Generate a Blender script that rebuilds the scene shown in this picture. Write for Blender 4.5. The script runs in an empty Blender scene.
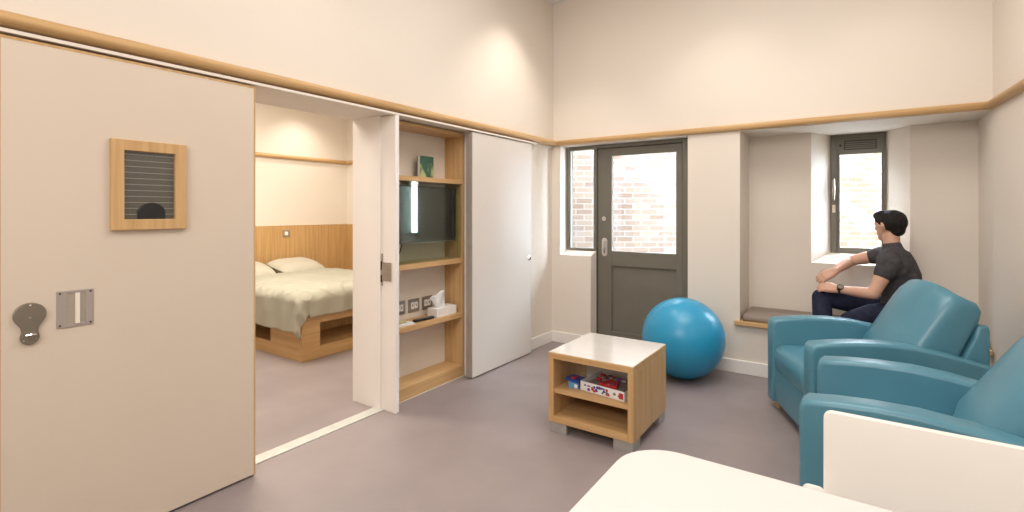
import bpy, bmesh, math, random
from mathutils import Vector, Matrix, noise
random.seed(7)
S = bpy.context.scene
COL = S.collection
R = math.radians
# ------------------------------------------------------------ camera, world, lights, exposure
cd = bpy.data.cameras.new('camera'); cam = bpy.data.objects.new('camera', cd); COL.objects.link(cam)
cam.location = (0, 0, 1.4); cam.rotation_euler = (R(90), 0, R(34.5))
cd.sensor_fit = 'HORIZONTAL'; cd.sensor_width = 36.0; cd.lens = 36.0*495/1024
cd.shift_y = -45/1024; cd.clip_start = 0.02; cd.clip_end = 200
S.camera = cam
W = bpy.data.worlds.new('sky'); S.world = W; W.use_nodes = True
bg = W.node_tree.nodes['Background']; bg.inputs[0].default_value = (0.72, 0.86, 1.0, 1); bg.inputs[1].default_value = 34
S.view_settings.view_transform = 'Standard'; S.view_settings.look = 'None'
S.view_settings.gamma = 1.0; S.view_settings.use_curve_mapping = False
S.view_settings.exposure = 0.0
def area(name, loc, rot, sx, sy, power, col):
    l = bpy.data.lights.new(name, 'AREA'); l.shape = 'RECTANGLE'; l.size = sx; l.size_y = sy; l.energy = power; l.color = col
    o = bpy.data.objects.new(name, l); COL.objects.link(o); o.location = loc; o.rotation_euler = rot; return o
def spot(name, loc, target, power, col, ang=80, blend=0.6, rad=0.05):
    l = bpy.data.lights.new(name, 'SPOT'); l.energy = power; l.color = col; l.spot_size = R(ang); l.spot_blend = blend; l.shadow_soft_size = rad
    o = bpy.data.objects.new(name, l); COL.objects.link(o); o.location = loc
    o.rotation_euler = (Vector(target)-Vector(loc)).to_track_quat('-Z', 'Y').to_euler(); return o
WARM = (1.0, 0.91, 0.80); NEUT = (1.0, 0.96, 0.92); DAY = (0.80, 0.90, 1.0)
area('ceiling_lamp', (-0.7, 2.6, 3.56), (0, 0, 0), 1.6, 1.6, 52, NEUT)
area('ceiling_lamp', (-0.4, -0.1, 3.56), (0, 0, 0), 1.6, 1.6, 20, NEUT)
spot('downlight', (-2.1, 3.75, 3.55), (-2.5, 3.8, 0), 52, WARM, 95, 0.8)
spot('downlight', (-2.1, 1.4, 3.55), (-2.4, 1.4, 0), 14, WARM, 95, 0.8)
spot('downlight', (-0.9, 4.0, 3.55), (-0.9, 4.3, 0), 20, WARM, 95, 0.8)
spot('downlight', (0.2, 3.9, 3.55), (0.2, 4.3, 0), 14, WARM, 95, 0.8)
area('bedroom_lamp', (-4.3, 2.2, 2.95), (0, 0, 0), 1.4, 1.8, 120, (1.0, 0.92, 0.80))
spot('bedroom_downlight', (-5.75, 3.9, 2.95), (-6.1, 3.9, 0), 40, WARM, 110, 0.9)
area('rear_fill_light', (-0.5, -2.0, 3.1), (R(50), 0, 0), 2.2, 0.9, 66, (1.0, 0.98, 0.96))  # added fill behind the camera to brighten surfaces facing it, not a room fixture

# ------------------------------------------------------------ helpers
class MB:
    def __init__(s): s.v = []; s.f = []
    def add(s, vs, fs):
        b = len(s.v); s.v += [tuple(v) for v in vs]; s.f += [tuple(i+b for i in f) for f in fs]; return s
    def box(s, lo, hi):
        (a, b, c), (d, e, f) = lo, hi
        return s.add([(a,b,c),(d,b,c),(d,e,c),(a,e,c),(a,b,f),(d,b,f),(d,e,f),(a,e,f)],
                     [(0,3,2,1),(4,5,6,7),(0,1,5,4),(1,2,6,5),(2,3,7,6),(3,0,4,7)])
    def prism(s, poly, axis, a, b):
        # poly: 2D points; axis z: (x,y); axis y: (x,z); axis x: (y,z)
        def p(u, v, w): return {'z': (u, v, w), 'y': (u, w, v), 'x': (w, u, v)}[axis]
        n = len(poly); vs = [p(u, v, a) for u, v in poly]+[p(u, v, b) for u, v in poly]
        return s.add(vs, [tuple(range(n))[::-1], tuple(range(n, 2*n))]+[(i, (i+1) % n, n+(i+1) % n, n+i) for i in range(n)])
    def tube(s, pts, rads, n=12, caps=True):
        pts = [Vector(p) for p in pts]
        if not isinstance(rads, (list, tuple)): rads = [rads]*len(pts)
        rings = []; up = None
        for i, p in enumerate(pts):
            d = (pts[min(i+1, len(pts)-1)]-pts[max(i-1, 0)]).normalized()
            if up is None: up = Vector((0,0,1)) if abs(d.z) < 0.9 else Vector((1,0,0))
            x = d.cross(up).normalized(); y = x.cross(d).normalized(); up = y
            rings.append([p+(x*math.cos(2*math.pi*k/n)+y*math.sin(2*math.pi*k/n))*rads[i] for k in range(n)])
        fs = []
        for i in range(len(rings)-1):
            for k in range(n): fs.append((i*n+k, i*n+(k+1) % n, (i+1)*n+(k+1) % n, (i+1)*n+k))
        if caps: fs.append(tuple(range(n))[::-1]); fs.append(tuple(range((len(rings)-1)*n, len(rings)*n)))
        return s.add([v for r in rings for v in r], fs)
    def sphere(s, c, r, nu=20, nv=12, fn=None):
        if not isinstance(r, (list, tuple)): r = (r, r, r)
        vs = []; fs = []
        for j in range(nv+1):
            th = math.pi*j/nv
            for i in range(nu):
                ph = 2*math.pi*i/nu
                d = Vector((math.sin(th)*math.cos(ph), math.sin(th)*math.sin(ph), math.cos(th)))
                k = fn(d) if fn else 1
                vs.append((c[0]+d.x*r[0]*k, c[1]+d.y*r[1]*k, c[2]+d.z*r[2]*k))
        for j in range(nv):
            for i in range(nu):
                fs.append((j*nu+i, (j+1)*nu+i, (j+1)*nu+(i+1) % nu, j*nu+(i+1) % nu))
        return s.add(vs, fs)
    def grid(s, nu, nv, fn, close=False):
        vs = [fn(i/(nu-1), j/(nv-1)) for j in range(nv) for i in range(nu)]
        return s.add(vs, [(j*nu+i, j*nu+i+1, (j+1)*nu+i+1, (j+1)*nu+i) for j in range(nv-1) for i in range(nu-1)])
    def puffy(s, prof, y0, y1, r, bulge=0.0, n=5, mid=6, front=False):
        """profile in XZ extruded along y with rounded ends (radius r) and an outward bulge in the middle"""
        n_ = len(prof); cx = sum(p[0] for p in prof)/n_; cz = sum(p[1] for p in prof)/n_
        area2 = sum(prof[i][0]*prof[(i+1) % n_][1]-prof[(i+1) % n_][0]*prof[i][1] for i in range(n_))
        sg = 1 if area2 > 0 else -1
        nrm = []
        for i in range(n_):
            a = Vector(prof[i-1]); b = Vector(prof[i]); c = Vector(prof[(i+1) % n_])
            e1 = (b-a).normalized(); e2 = (c-b).normalized(); t = (e1+e2)
            t = t.normalized() if t.length > 1e-6 else e1
            nrm.append(Vector((t.y, -t.x))*sg)
        secs = []
        for k in range(n+1):
            th = math.pi/2*k/n; secs.append((y0+r*(1-math.sin(th)), r*(1-math.cos(math.pi/2-th)) if k else r))
        secs = [(y0+r*(1-math.cos(math.pi/2*k/n)), -r*(1-math.sin(math.pi/2*k/n))) for k in range(n+1)]
        for k in range(1, mid): secs.append((y0+r+(y1-y0-2*r)*k/mid, 0))
        secs += [(y1-r*(1-math.cos(math.pi/2*k/n)), -r*(1-math.sin(math.pi/2*k/n))) for k in range(n, -1, -1)]
        vs = []; L = len(secs)
        for y, off in secs:
            w = min(max((y-y0)/(y1-y0), 0), 1)
            for p, q in zip(prof, nrm):
                o = off+bulge*max(math.sin(math.pi*w), 0)**(0.45 if front else 0.6)*((1 if q.x < -0.4 else 0.22) if front else 1)
                vs.append((p[0]+q.x*o, y, p[1]+q.y*o))
        fs = [(i*n_+k, i*n_+(k+1) % n_, (i+1)*n_+(k+1) % n_, (i+1)*n_+k) for i in range(L-1) for k in range(n_)]
        fs += [tuple(range(n_))[::-1], tuple(range((L-1)*n_, L*n_))]
        return s.add(vs, fs)
    def swapxy(s): s.v = [(b, a, c) for a, b, c in s.v]; return s
    def build(s, name, mat, parent=None, bevel=0, smooth=False, off=None, angle=40, sub=0, seg=2, solid=0):
        me = bpy.data.meshes.new(name)
        vs = s.v
        if off is not None: vs = [(v[0]-off[0], v[1]-off[1], v[2]-off[2]) for v in vs]
        me.from_pydata(vs, [], s.f); 
        bm = bmesh.new(); bm.from_mesh(me); bmesh.ops.remove_doubles(bm, verts=bm.verts, dist=1e-6)
        bmesh.ops.recalc_face_normals(bm, faces=bm.faces); bm.to_mesh(me); bm.free()
        me.materials.append(mat)
        o = bpy.data.objects.new(name, me); COL.objects.link(o)
        if smooth or bevel:
            for p in me.polygons: p.use_smooth = True
            me.set_sharp_from_angle(angle=R(angle))
        if solid:
            m = o.modifiers.new('t', 'SOLIDIFY'); m.thickness = solid; m.offset = -1
        if bevel:
            m = o.modifiers.new('b', 'BEVEL'); m.width = bevel; m.segments = seg; m.limit_method = 'ANGLE'; m.angle_limit = R(40)
            m.harden_normals = True
        if sub:
            m = o.modifiers.new('s', 'SUBSURF'); m.levels = sub; m.render_levels = sub
        if parent is not None: o.parent = parent
        return o
def tag(o, label, cat, group=None, kind=None):
    o['label'] = label; o['category'] = cat
    if group: o['group'] = group
    if kind: o['kind'] = kind
    return o
def struct(o, label=None):
    o['kind'] = 'structure'
    if label: o['label'] = label
    return o
class Thing:
    """an Empty at the thing's base; parts are given in world coordinates (or local when rotated)"""
    def __init__(s, name, label, cat, loc, rotz=0, group=None, local=False, kind=None):
        o = bpy.data.objects.new(name, None); COL.objects.link(o); o.location = loc; o.rotation_euler = (0, 0, rotz)
        o.empty_display_size = 0.1
        if kind == 'structure':
            o['kind'] = 'structure'; o['label'] = label
        else: tag(o, label, cat, group)
        s.o = o; s.off = None if local else loc
    def part(s, name, mb, mat, parent=None, **k):
        return mb.build(name, mat, parent or s.o, off=s.off, **k)
def copy_tree(o, parent=None):
    c = o.copy(); COL.objects.link(c)
    if parent is not None: c.parent = parent
    for ch in list(o.children): copy_tree(ch, c)
    return c

# ------------------------------------------------------------ materials
def mat(name, col, rough=0.5, metal=0, spec=0.5, coat=0):
    m = bpy.data.materials.new(name); m.use_nodes = True
    b = m.node_tree.nodes['Principled BSDF']
    b.inputs['Base Color'].default_value = (*col, 1); b.inputs['Roughness'].default_value = rough
    b.inputs['Metallic'].default_value = metal; b.inputs['Specular IOR Level'].default_value = spec
    b.inputs['Coat Weight'].default_value = coat; b.inputs['Coat Roughness'].default_value = 0.15
    return m
def vary(m, col2, scale=(3, 3, 3), lo=0.35, hi=0.65, detail=4, bump=0, bscale=None, bdist=0.002, rough=None):
    """mix the base colour with col2 by object-space noise; optional bump"""
    nt = m.node_tree; N = nt.nodes; L = nt.links; b = N['Principled BSDF']
    tc = N.new('ShaderNodeTexCoord'); mp = N.new('ShaderNodeMapping'); mp.inputs['Scale'].default_value = scale
    L.new(tc.outputs['Object'], mp.inputs['Vector'])
    nz = N.new('ShaderNodeTexNoise'); nz.inputs['Scale'].default_value = 1; nz.inputs['Detail'].default_value = detail
    L.new(mp.outputs['Vector'], nz.inputs['Vector'])
    mr = N.new('ShaderNodeMapRange'); mr.inputs['From Min'].default_value = lo; mr.inputs['From Max'].default_value = hi
    L.new(nz.outputs['Fac'], mr.inputs['Value'])
    mx = N.new('ShaderNodeMix'); mx.data_type = 'RGBA'
    mx.inputs[6].default_value = b.inputs['Base Color'].default_value; mx.inputs[7].default_value = (*col2, 1)
    L.new(mr.outputs['Result'], mx.inputs[0]); L.new(mx.outputs[2], b.inputs['Base Color'])
    if rough:
        m2 = N.new('ShaderNodeMapRange'); m2.inputs['To Min'].default_value = rough[0]; m2.inputs['To Max'].default_value = rough[1]
        L.new(nz.outputs['Fac'], m2.inputs['Value']); L.new(m2.outputs['Result'], b.inputs['Roughness'])
    if bump:
        n2 = N.new('ShaderNodeTexNoise'); n2.inputs['Detail'].default_value = 3
        mp2 = N.new('ShaderNodeMapping'); mp2.inputs['Scale'].default_value = bscale or scale
        n2.inputs['Scale'].default_value = 1
        L.new(tc.outputs['Object'], mp2.inputs['Vector']); L.new(mp2.outputs['Vector'], n2.inputs['Vector'])
        bp = N.new('ShaderNodeBump'); bp.inputs['Strength'].default_value = bump; bp.inputs['Distance'].default_value = bdist
        L.new(n2.outputs['Fac'], bp.inputs['Height']); L.new(bp.outputs['Normal'], b.inputs['Normal'])
    return m
def wood(name, c1, c2, grain='z', rough=0.42):
    sc = {'x': (1.6, 45, 45), 'y': (45, 1.6, 45), 'z': (45, 45, 1.6)}[grain]
    m = mat(name, c1, rough, spec=0.35)
    return vary(m, c2, sc, 0.36, 0.68, 6, bump=0.15, bscale=tuple(v*3 for v in sc), bdist=0.001)
WALLP = vary(mat('painted_wall', (0.79, 0.715, 0.63), 0.6, spec=0.3), (0.78, 0.705, 0.62), (1.5,)*3, bump=0.08, bscale=(90,)*3, bdist=0.001)
WHITEP = vary(mat('white_gloss_paint', (0.87, 0.82, 0.775), 0.35), (0.85, 0.80, 0.755), (3,)*3)
CEILP = vary(mat('ceiling_paint', (0.86, 0.84, 0.81), 0.7, spec=0.2), (0.84, 0.82, 0.79), (2,)*3)
LEAF = vary(mat('door_laminate', (0.69, 0.59, 0.485), 0.38, spec=0.4), (0.68, 0.58, 0.475), (2,)*3)
LEAF_LIT = vary(mat('daylit_door_laminate', (0.72, 0.665, 0.61), 0.36, spec=0.4), (0.71, 0.655, 0.60), (2,)*3)  # door laminate with the daylight on the right leaf put into its colour
OAKX = wood('oak_x', (0.62, 0.40, 0.19), (0.51, 0.305, 0.13), 'x')
OAKY = wood('oak_y', (0.62, 0.40, 0.19), (0.51, 0.305, 0.13), 'y')
OAKZ = wood('oak_z', (0.62, 0.40, 0.19), (0.51, 0.305, 0.13), 'z')
PANEL = wood('oak_veneer_panel', (0.60, 0.375, 0.165), (0.48, 0.28, 0.11), 'z')
FLOORM = vary(mat('vinyl_floor', (0.30, 0.252, 0.248), 0.38, spec=0.4), (0.262, 0.22, 0.218), (2.2,)*3, 0.35, 0.65, 8, bump=0.05, bscale=(60,)*3, bdist=0.001, rough=(0.30, 0.46))
STRIP = vary(mat('threshold_metal', (0.62, 0.62, 0.58), 0.4, metal=0.3), (0.55, 0.56, 0.53), (20,)*3)
FRAME = vary(mat('olive_grey_metal', (0.165, 0.153, 0.12), 0.4), (0.155, 0.143, 0.112), (6,)*3)
FRAMED = mat('dark_gasket', (0.05, 0.045, 0.035), 0.5)
STEEL = vary(mat('satin_steel', (0.46, 0.42, 0.37), 0.32, metal=0.85), (0.40, 0.37, 0.33), (8, 8, 60))
CHROME = mat('polished_chrome', (0.8, 0.8, 0.8), 0.12, metal=1)
TEAL = vary(mat('teal_upholstery', (0.088, 0.258, 0.345), 0.32, spec=0.6), (0.082, 0.243, 0.327), (7,)*3, bump=0.10, bscale=(240,)*3, bdist=0.0008)
WHITET = vary(mat('cream_laminate', (0.78, 0.75, 0.725), 0.22, spec=0.45), (0.77, 0.74, 0.715), (2,)*3)
CREAMPL = vary(mat('cream_plastic', (0.92, 0.88, 0.825), 0.32), (0.91, 0.87, 0.815), (2,)*3)
TABTOP = vary(mat('pale_tabletop', (0.80, 0.77, 0.74), 0.18, spec=0.8, coat=1.0), (0.78, 0.74, 0.70), (3, 30, 3))
BALLM = vary(mat('blue_rubber', (0.025, 0.32, 0.56), 0.32, spec=0.5), (0.025, 0.30, 0.53), (4,)*3, bump=0.05, bscale=(20,)*3)
BLACK = mat('black_plastic', (0.012, 0.012, 0.013), 0.35)
SCREEN = mat('television_screen', (0.012, 0.011, 0.011), 0.12)
GREYM = vary(mat('brush_strip', (0.40, 0.35, 0.31), 0.5), (0.33, 0.285, 0.25), (60, 60, 8))
DUVET = vary(mat('sage_cream_cotton', (0.41, 0.395, 0.32), 0.85, spec=0.15), (0.38, 0.365, 0.295), (5,)*3, bump=0.2, bscale=(180,)*3, bdist=0.001)
PILLOW = vary(mat('cream_cotton', (0.54, 0.51, 0.42), 0.85, spec=0.15), (0.51, 0.48, 0.395), (5,)*3, bump=0.2, bscale=(180,)*3, bdist=0.001)
CUSH = vary(mat('taupe_seat_vinyl', (0.27, 0.215, 0.18), 0.5), (0.25, 0.2, 0.165), (6,)*3)
DARK = mat('dark_void', (0.03, 0.025, 0.02), 0.8)
PAPER = vary(mat('white_paper', (0.85, 0.85, 0.86), 0.6), (0.82, 0.82, 0.83), (8,)*3)
SKIN = vary(mat('skin', (0.66, 0.39, 0.28), 0.5), (0.60, 0.34, 0.24), (12,)*3); SKIN.node_tree.nodes['Principled BSDF'].inputs['Subsurface Weight'].default_value = 0.05
HAIR = vary(mat('black_hair', (0.010, 0.008, 0.008), 0.7, spec=0.25), (0.02, 0.016, 0.015), (80, 80, 20), bump=0.9, bscale=(140, 140, 30), bdist=0.003)
SHIRT = vary(mat('charcoal_jersey', (0.08, 0.075, 0.08), 0.85, spec=0.2), (0.054, 0.051, 0.055), (25,)*3, bump=0.3, bscale=(60,)*3)
JEANS = vary(mat('navy_denim', (0.014, 0.017, 0.038), 0.8, spec=0.2), (0.022, 0.026, 0.055), (25,)*3, bump=0.4, bscale=(50,)*3)
SLAT = vary(mat('grey_slats', (0.085, 0.08, 0.062), 0.4), (0.075, 0.07, 0.055), (10,)*3)
SLATL = mat('pale_slat_edge', (0.30, 0.29, 0.25), 0.4)
RED = mat('printed_red', (0.50, 0.03, 0.03), 0.4); BLUE = mat('printed_blue', (0.03, 0.07, 0.32), 0.4)
LBLUE = mat('printed_light_blue', (0.12, 0.35, 0.60), 0.4); PURP = mat('printed_purple', (0.20, 0.06, 0.30), 0.4)
GREYP = mat('grey_print', (0.22, 0.2, 0.2), 0.5)
GROUND = vary(mat('pale_paving', (0.55, 0.52, 0.48), 0.8), (0.48, 0.45, 0.42), (3,)*3)
def glass(name, tint=(1, 1, 1), refl=1.0):
    m = bpy.data.materials.new(name); m.use_nodes = True; nt = m.node_tree; N = nt.nodes; L = nt.links
    N.remove(N['Principled BSDF']); out = N['Material Output']
    t = N.new('ShaderNodeBsdfTransparent'); t.inputs[0].default_value = (*tint, 1)
    g = N.new('ShaderNodeBsdfGlossy'); g.inputs['Roughness'].default_value = 0.02
    f = N.new('ShaderNodeFresnel'); f.inputs['IOR'].default_value = 1.45
    ge = N.new('ShaderNodeNewGeometry'); io = N.new('ShaderNodeMapRange'); io.inputs['To Min'].default_value = 1.45; io.inputs['To Max'].default_value = 1/1.45
    L.new(ge.outputs['Backfacing'], io.inputs['Value']); L.new(io.outputs[0], f.inputs['IOR'])
    mu = N.new('ShaderNodeMath'); mu.operation = 'MULTIPLY'; mu.inputs[1].default_value = refl
    mx = N.new('ShaderNodeMixShader'); L.new(f.outputs[0], mu.inputs[0]); L.new(mu.outputs[0], mx.inputs[0])
    L.new(t.outputs[0], mx.inputs[1]); L.new(g.outputs[0], mx.inputs[2]); L.new(mx.outputs[0], out.inputs[0]); return m
GLASS = glass('clear_glass'); GLASSG = glass('greenish_glass', (0.86, 0.90, 0.85), 1.0)
def brick(name, c1, c2, c3):
    m = mat(name, (0.5, 0.3, 0.2), 0.85, spec=0.2); nt = m.node_tree; N = nt.nodes; L = nt.links; b = N['Principled BSDF']
    tc = N.new('ShaderNodeTexCoord'); sp = N.new('ShaderNodeSeparateXYZ'); cb = N.new('ShaderNodeCombineXYZ')
    L.new(tc.outputs['Object'], sp.inputs[0]); L.new(sp.outputs['X'], cb.inputs['X']); L.new(sp.outputs['Z'], cb.inputs['Y'])
    br = N.new('ShaderNodeTexBrick'); L.new(cb.outputs[0], br.inputs['Vector'])
    br.inputs['Scale'].default_value = 1; br.inputs['Brick Width'].default_value = 0.225; br.inputs['Row Height'].default_value = 0.075
    br.inputs['Mortar Size'].default_value = 0.007; br.inputs['Bias'].default_value = 0.0
    br.inputs['Color1'].default_value = (*c1, 1); br.inputs['Color2'].default_value = (*c2, 1); br.inputs['Mortar'].default_value = (*c3, 1)
    nz = N.new('ShaderNodeTexNoise'); nz.inputs['Scale'].default_value = 2.5; L.new(cb.outputs[0], nz.inputs['Vector'])
    mx = N.new('ShaderNodeMix'); mx.data_type = 'RGBA'; mr = N.new('ShaderNodeMapRange'); mr.inputs['From Min'].default_value = 0.5; mr.inputs['From Max'].default_value = 0.7
    mr.inputs['To Max'].default_value = 0.5
    L.new(nz.outputs['Fac'], mr.inputs['Value']); L.new(mr.outputs[0], mx.inputs[0]); L.new(br.outputs['Color'], mx.inputs[6]); mx.inputs[7].default_value = (0.14, 0.135, 0.15, 1)
    L.new(mx.outputs[2], b.inputs['Base Color']); return m
BRICK = brick('weathered_brick', (0.11, 0.072, 0.052), (0.155, 0.12, 0.094), (0.175, 0.162, 0.148))
BRICKO = brick('orange_brick', (0.085, 0.038, 0.022), (0.098, 0.058, 0.037), (0.10, 0.086, 0.075))

# ------------------------------------------------------------ room shell
XL, YB, ZC = -2.67, 4.64, 3.62
struct(MB().box((-6.5, -2.3, -0.12), (1.6, 5.6, 0)).build('floor', FLOORM), 'purple grey vinyl floor')
struct(MB().box((-3.04, -2.3, ZC), (1.6, 5.6, ZC+0.12)).build('ceiling', CEILP))
m = MB()
m.box((-3.04, -2.3, 0), (XL, 1.30, 2.07))
m.box((-3.04, 2.39, 0), (-2.92, 3.25, 2.07)); m.box((-3.04, 3.25, 0), (XL, 4.9, 2.07))
m.box((-3.04, -2.3, 2.07), (-2.65, 4.9, ZC))
struct(m.build('wall_left', WALLP), 'cream painted left wall')
m = MB()
m.box((-2.67, YB, 0), (-2.565, 4.9, 2.09))
m.prism([(4.64, 0), (4.90, 0), (4.90, 0.985), (4.80, 0.985), (4.64, 0.935)], 'x', -2.565, -2.21)
m.box((-1.239, YB, 0), (-0.80, 4.9, 2.09)); m.box((-0.95, 4.9, 0), (-0.80, 5.5, 2.09))
m.box((-0.80, YB, 0), (0.95, 5.5, 0.42))
m.prism([(-0.80, 5.1), (-0.299, 5.1), (-0.159, 5.40), (-0.159, 5.5), (-0.80, 5.5)], 'z', 0.42, 2.09)
m.prism([(0.95, 5.1), (0.385, 5.1), (0.238, 5.40), (0.238, 5.5), (0.95, 5.5)], 'z', 0.42, 2.09)
m.prism([(5.1, 0.42), (5.5, 0.42), (5.5, 1.025), (5.40, 1.025), (5.1, 0.943)], 'x', -0.299, 0.385)
m.box((-2.67, YB, 2.09), (0.95, 5.5, ZC))
struct(m.build('wall_back', WALLP), 'cream painted back wall with window bay')
def wx(y): return 0.79+0.054*(YB-y)
struct(MB().prism([(0.79, 5.15), (0.79, YB), (wx(-2.3), -2.3), (wx(-2.3)+0.2, -2.3), (1.1, 5.15)], 'z', 0, ZC).build('wall_right', WALLP), 'cream painted right wall')
struct(MB().box((-3.04, -2.5, 0), (1.6, -2.3, ZC)).build('wall_rear', WALLP))
# bedroom shell
struct(MB().box((-6.45, -0.6, 0), (-6.25, 4.95, 3.0)).build('wall_bedroom_left', WALLP), 'bedroom wall behind the bed head')
struct(MB().box((-6.25, 4.72, 0), (-3.04, 4.9, 3.0)).build('wall_bedroom_back', WALLP))
struct(MB().box((-6.25, -0.75, 0), (-3.04, -0.6, 3.0)).build('wall_bedroom_front', WALLP))
struct(MB().box((-6.45, -0.75, 3.0), (-3.04, 4.95, 3.1)).build('ceiling_bedroom', CEILP))

def rail_profile(s=1):
    # half-round nosing with flat back; (depth, z)
    pts = [(0, 2.094)]
    for k in range(9):
        a = -math.pi/2+math.pi*k/8
        pts.append((0.020+0.026*math.cos(a), 2.121+0.027*math.sin(a)))
    pts.append((0, 2.148)); return pts
def sweep(path, prof, nrm):
    """sweep (depth,z) profile along 2D path with inward normals given per point"""
    m = MB(); n = len(prof); vs = []
    for (x, y), (nx, ny) in zip(path, nrm):
        for d, z in prof: vs.append((x+nx*d, y+ny*d, z))
    fs = [(i*n+k, i*n+(k+1) % n, (i+1)*n+(k+1) % n, (i+1)*n+k) for i in range(len(path)-1) for k in range(n)]
    fs += [tuple(range(n))[::-1], tuple(range((len(path)-1)*n, len(path)*n))]
    return m.add(vs, fs)
rp = [(d+0.0, z) for d, z in rail_profile()]
struct(sweep([(-2.65, -2.2), (-2.65, YB)], [(d+0.022 if d > 0 else d, z) for d, z in rp], [(1, 0), (1, -0.3)]).build('trim_1', OAKY, smooth=True, angle=60), 'long round oak rail on the left wall')
struct(sweep([(-2.65, YB), (0.79, YB)], rp, [(0.6, -1), (-1, -1)]).build('trim_2', OAKX, smooth=True, angle=60), 'round oak rail across the back wall')
struct(sweep([(0.79, YB), (wx(-2.2), -2.2)], rp, [(-1, -1), (-1, 0)]).build('trim_3', OAKY, smooth=True, angle=60), 'round oak rail on the right wall')
struct(MB().box((-2.66, -2.2, 2.066), (-2.592, 4.20, 2.080)).build('trim_4', WALLP), 'white sliding track cover under the oak rail')
struct(sweep([(-6.25, -0.5), (-6.25, 4.72), (-3.1, 4.72)], rp, [(1, 0), (1, -1), (0, -1)]).build('trim_5', OAKY, smooth=True, angle=60), 'oak rail on the bedroom wall')
def skirt(name, lo, hi): struct(MB().box(lo, hi).build(name, WHITEP, bevel=0.006), 'white painted skirting')
skirt('baseboard_left', (-2.67, 4.0, 0), (-2.652, YB, 0.115))
skirt('baseboard_back', (-2.67, 4.622, 0), (-2.215, YB, 0.115))
skirt('baseboard_bay', (-1.235, 4.622, 0), (0.79, YB, 0.115))
struct(sweep([(0.79, YB), (wx(-2.2), -2.2)], [(0, 0), (0.018, 0), (0.018, 0.109), (0.012, 0.115), (0, 0.115)], [(-1, -1), (-1, 0)]).build('baseboard_right', WHITEP))
struct(MB().box((-2.80, 1.2, -0.01), (-2.71, 2.36, 0.006)).build('trim_6', STRIP), 'pale metal threshold strip across the bedroom opening')
# doorway lining and jamb
struct(MB().box((-3.04, 2.347, 0), (-2.74, 2.40, 2.07)).build('trim_7', WHITEP), 'white lining of the bedroom opening')
j = Thing('door_jamb', 'white door jamb post at right side of the bedroom opening', 'jamb', (-2.67, 2.375, 0), kind='structure')
j.part('post', MB().box((-2.742, 2.357, 0), (-2.595, 2.392, 2.066)), WHITEP, bevel=0.003)
k = MB().box((-2.735, 2.351, 0.875), (-2.722, 2.357, 1.10)).box((-2.722, 2.351, 0.912), (-2.635, 2.357, 1.04))
k.box((-2.722, 2.349, 0.912), (-2.634, 2.351, 1.04))
j.part('strike_plate', k, STEEL)
j.part('latch_slot', MB().box((-2.737, 2.3485, 0.985), (-2.722, 2.351, 1.045)).box((-2.737, 2.3485, 0.90), (-2.722, 2.351, 0.95)), BLACK)

# ------------------------------------------------------------ sliding leaves
def leaf(label, y0, y1, nm, edge=None, face=None):
    t = Thing(nm, label, 'door', (-2.63, (y0+y1)/2, 0), kind='structure')
    t.part('panel', MB().box((-2.655, y0+0.008, 0.012), (-2.600, y1-0.008, 2.045)), face or LEAF, bevel=0.001)
    t.part('oak_lipping', MB().box((-2.655, y1-0.008, 0.010), (-2.5995, y1, 2.056)).box((-2.655, y0, 0.010), (-2.5995, y0+0.008, 2.056)).box((-2.655, y0+0.008, 2.045), (-2.5995, y1-0.008, 2.056)), edge or OAKZ)['label'] = 'thin edge lipping'
    return t
d1 = leaf('large cream sliding door with oak framed vision panel and steel pull', 0.43, 1.388, 'door_1')
# vision panel
m = MB(); Y0, Y1, Z0, Z1, b = 0.764, 1.052, 1.317, 1.709, 0.047
m.prism([(Y0, Z0), (Y1, Z0), (Y1-b, Z0+b), (Y0+b, Z0+b)], 'x', -2.602, -2.578)
m.prism([(Y0, Z1), (Y1, Z1), (Y1-b, Z1-b), (Y0+b, Z1-b)], 'x', -2.602, -2.578)
fr = d1.part('vision_frame', m.prism([(Y0, Z0), (Y0, Z1), (Y0+b, Z1-b), (Y0+b, Z0+b)], 'x', -2.602, -2.578).prism([(Y1, Z0), (Y1, Z1), (Y1-b, Z1-b), (Y1-b, Z0+b)], 'x', -2.602, -2.578), OAKZ, bevel=0.003)
d1.part('vision_blind', MB().box((-2.602, Y0+b, Z0+b), (-2.598, Y1-b, Z1-b)), SLAT, fr)
m = MB()
for i in range(11):
    z = Z0+b+0.012+i*(Z1-Z0-2*b-0.02)/10.6+0.008
    m.box((-2.598, Y0+b, z), (-2.5965, Y1-b, z+0.003))
d1.part('slat_lines', m, SLATL, fr)
m = MB(); kc = 0.915
m.prism([(kc-0.052, Z0+b), (kc+0.052, Z0+b)]+[(kc+0.052*math.cos(a), Z0+b+0.028+0.046*math.sin(a)) for a in [math.pi*i/14 for i in range(15)]], 'x', -2.597, -2.584)
d1.part('adjuster_knob', m, BLACK, fr, bevel=0.002)
d1.part('vision_glass', MB().box((-2.590, Y0+b, Z0+b), (-2.588, Y1-b, Z1-b)), GLASS, fr)
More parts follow.
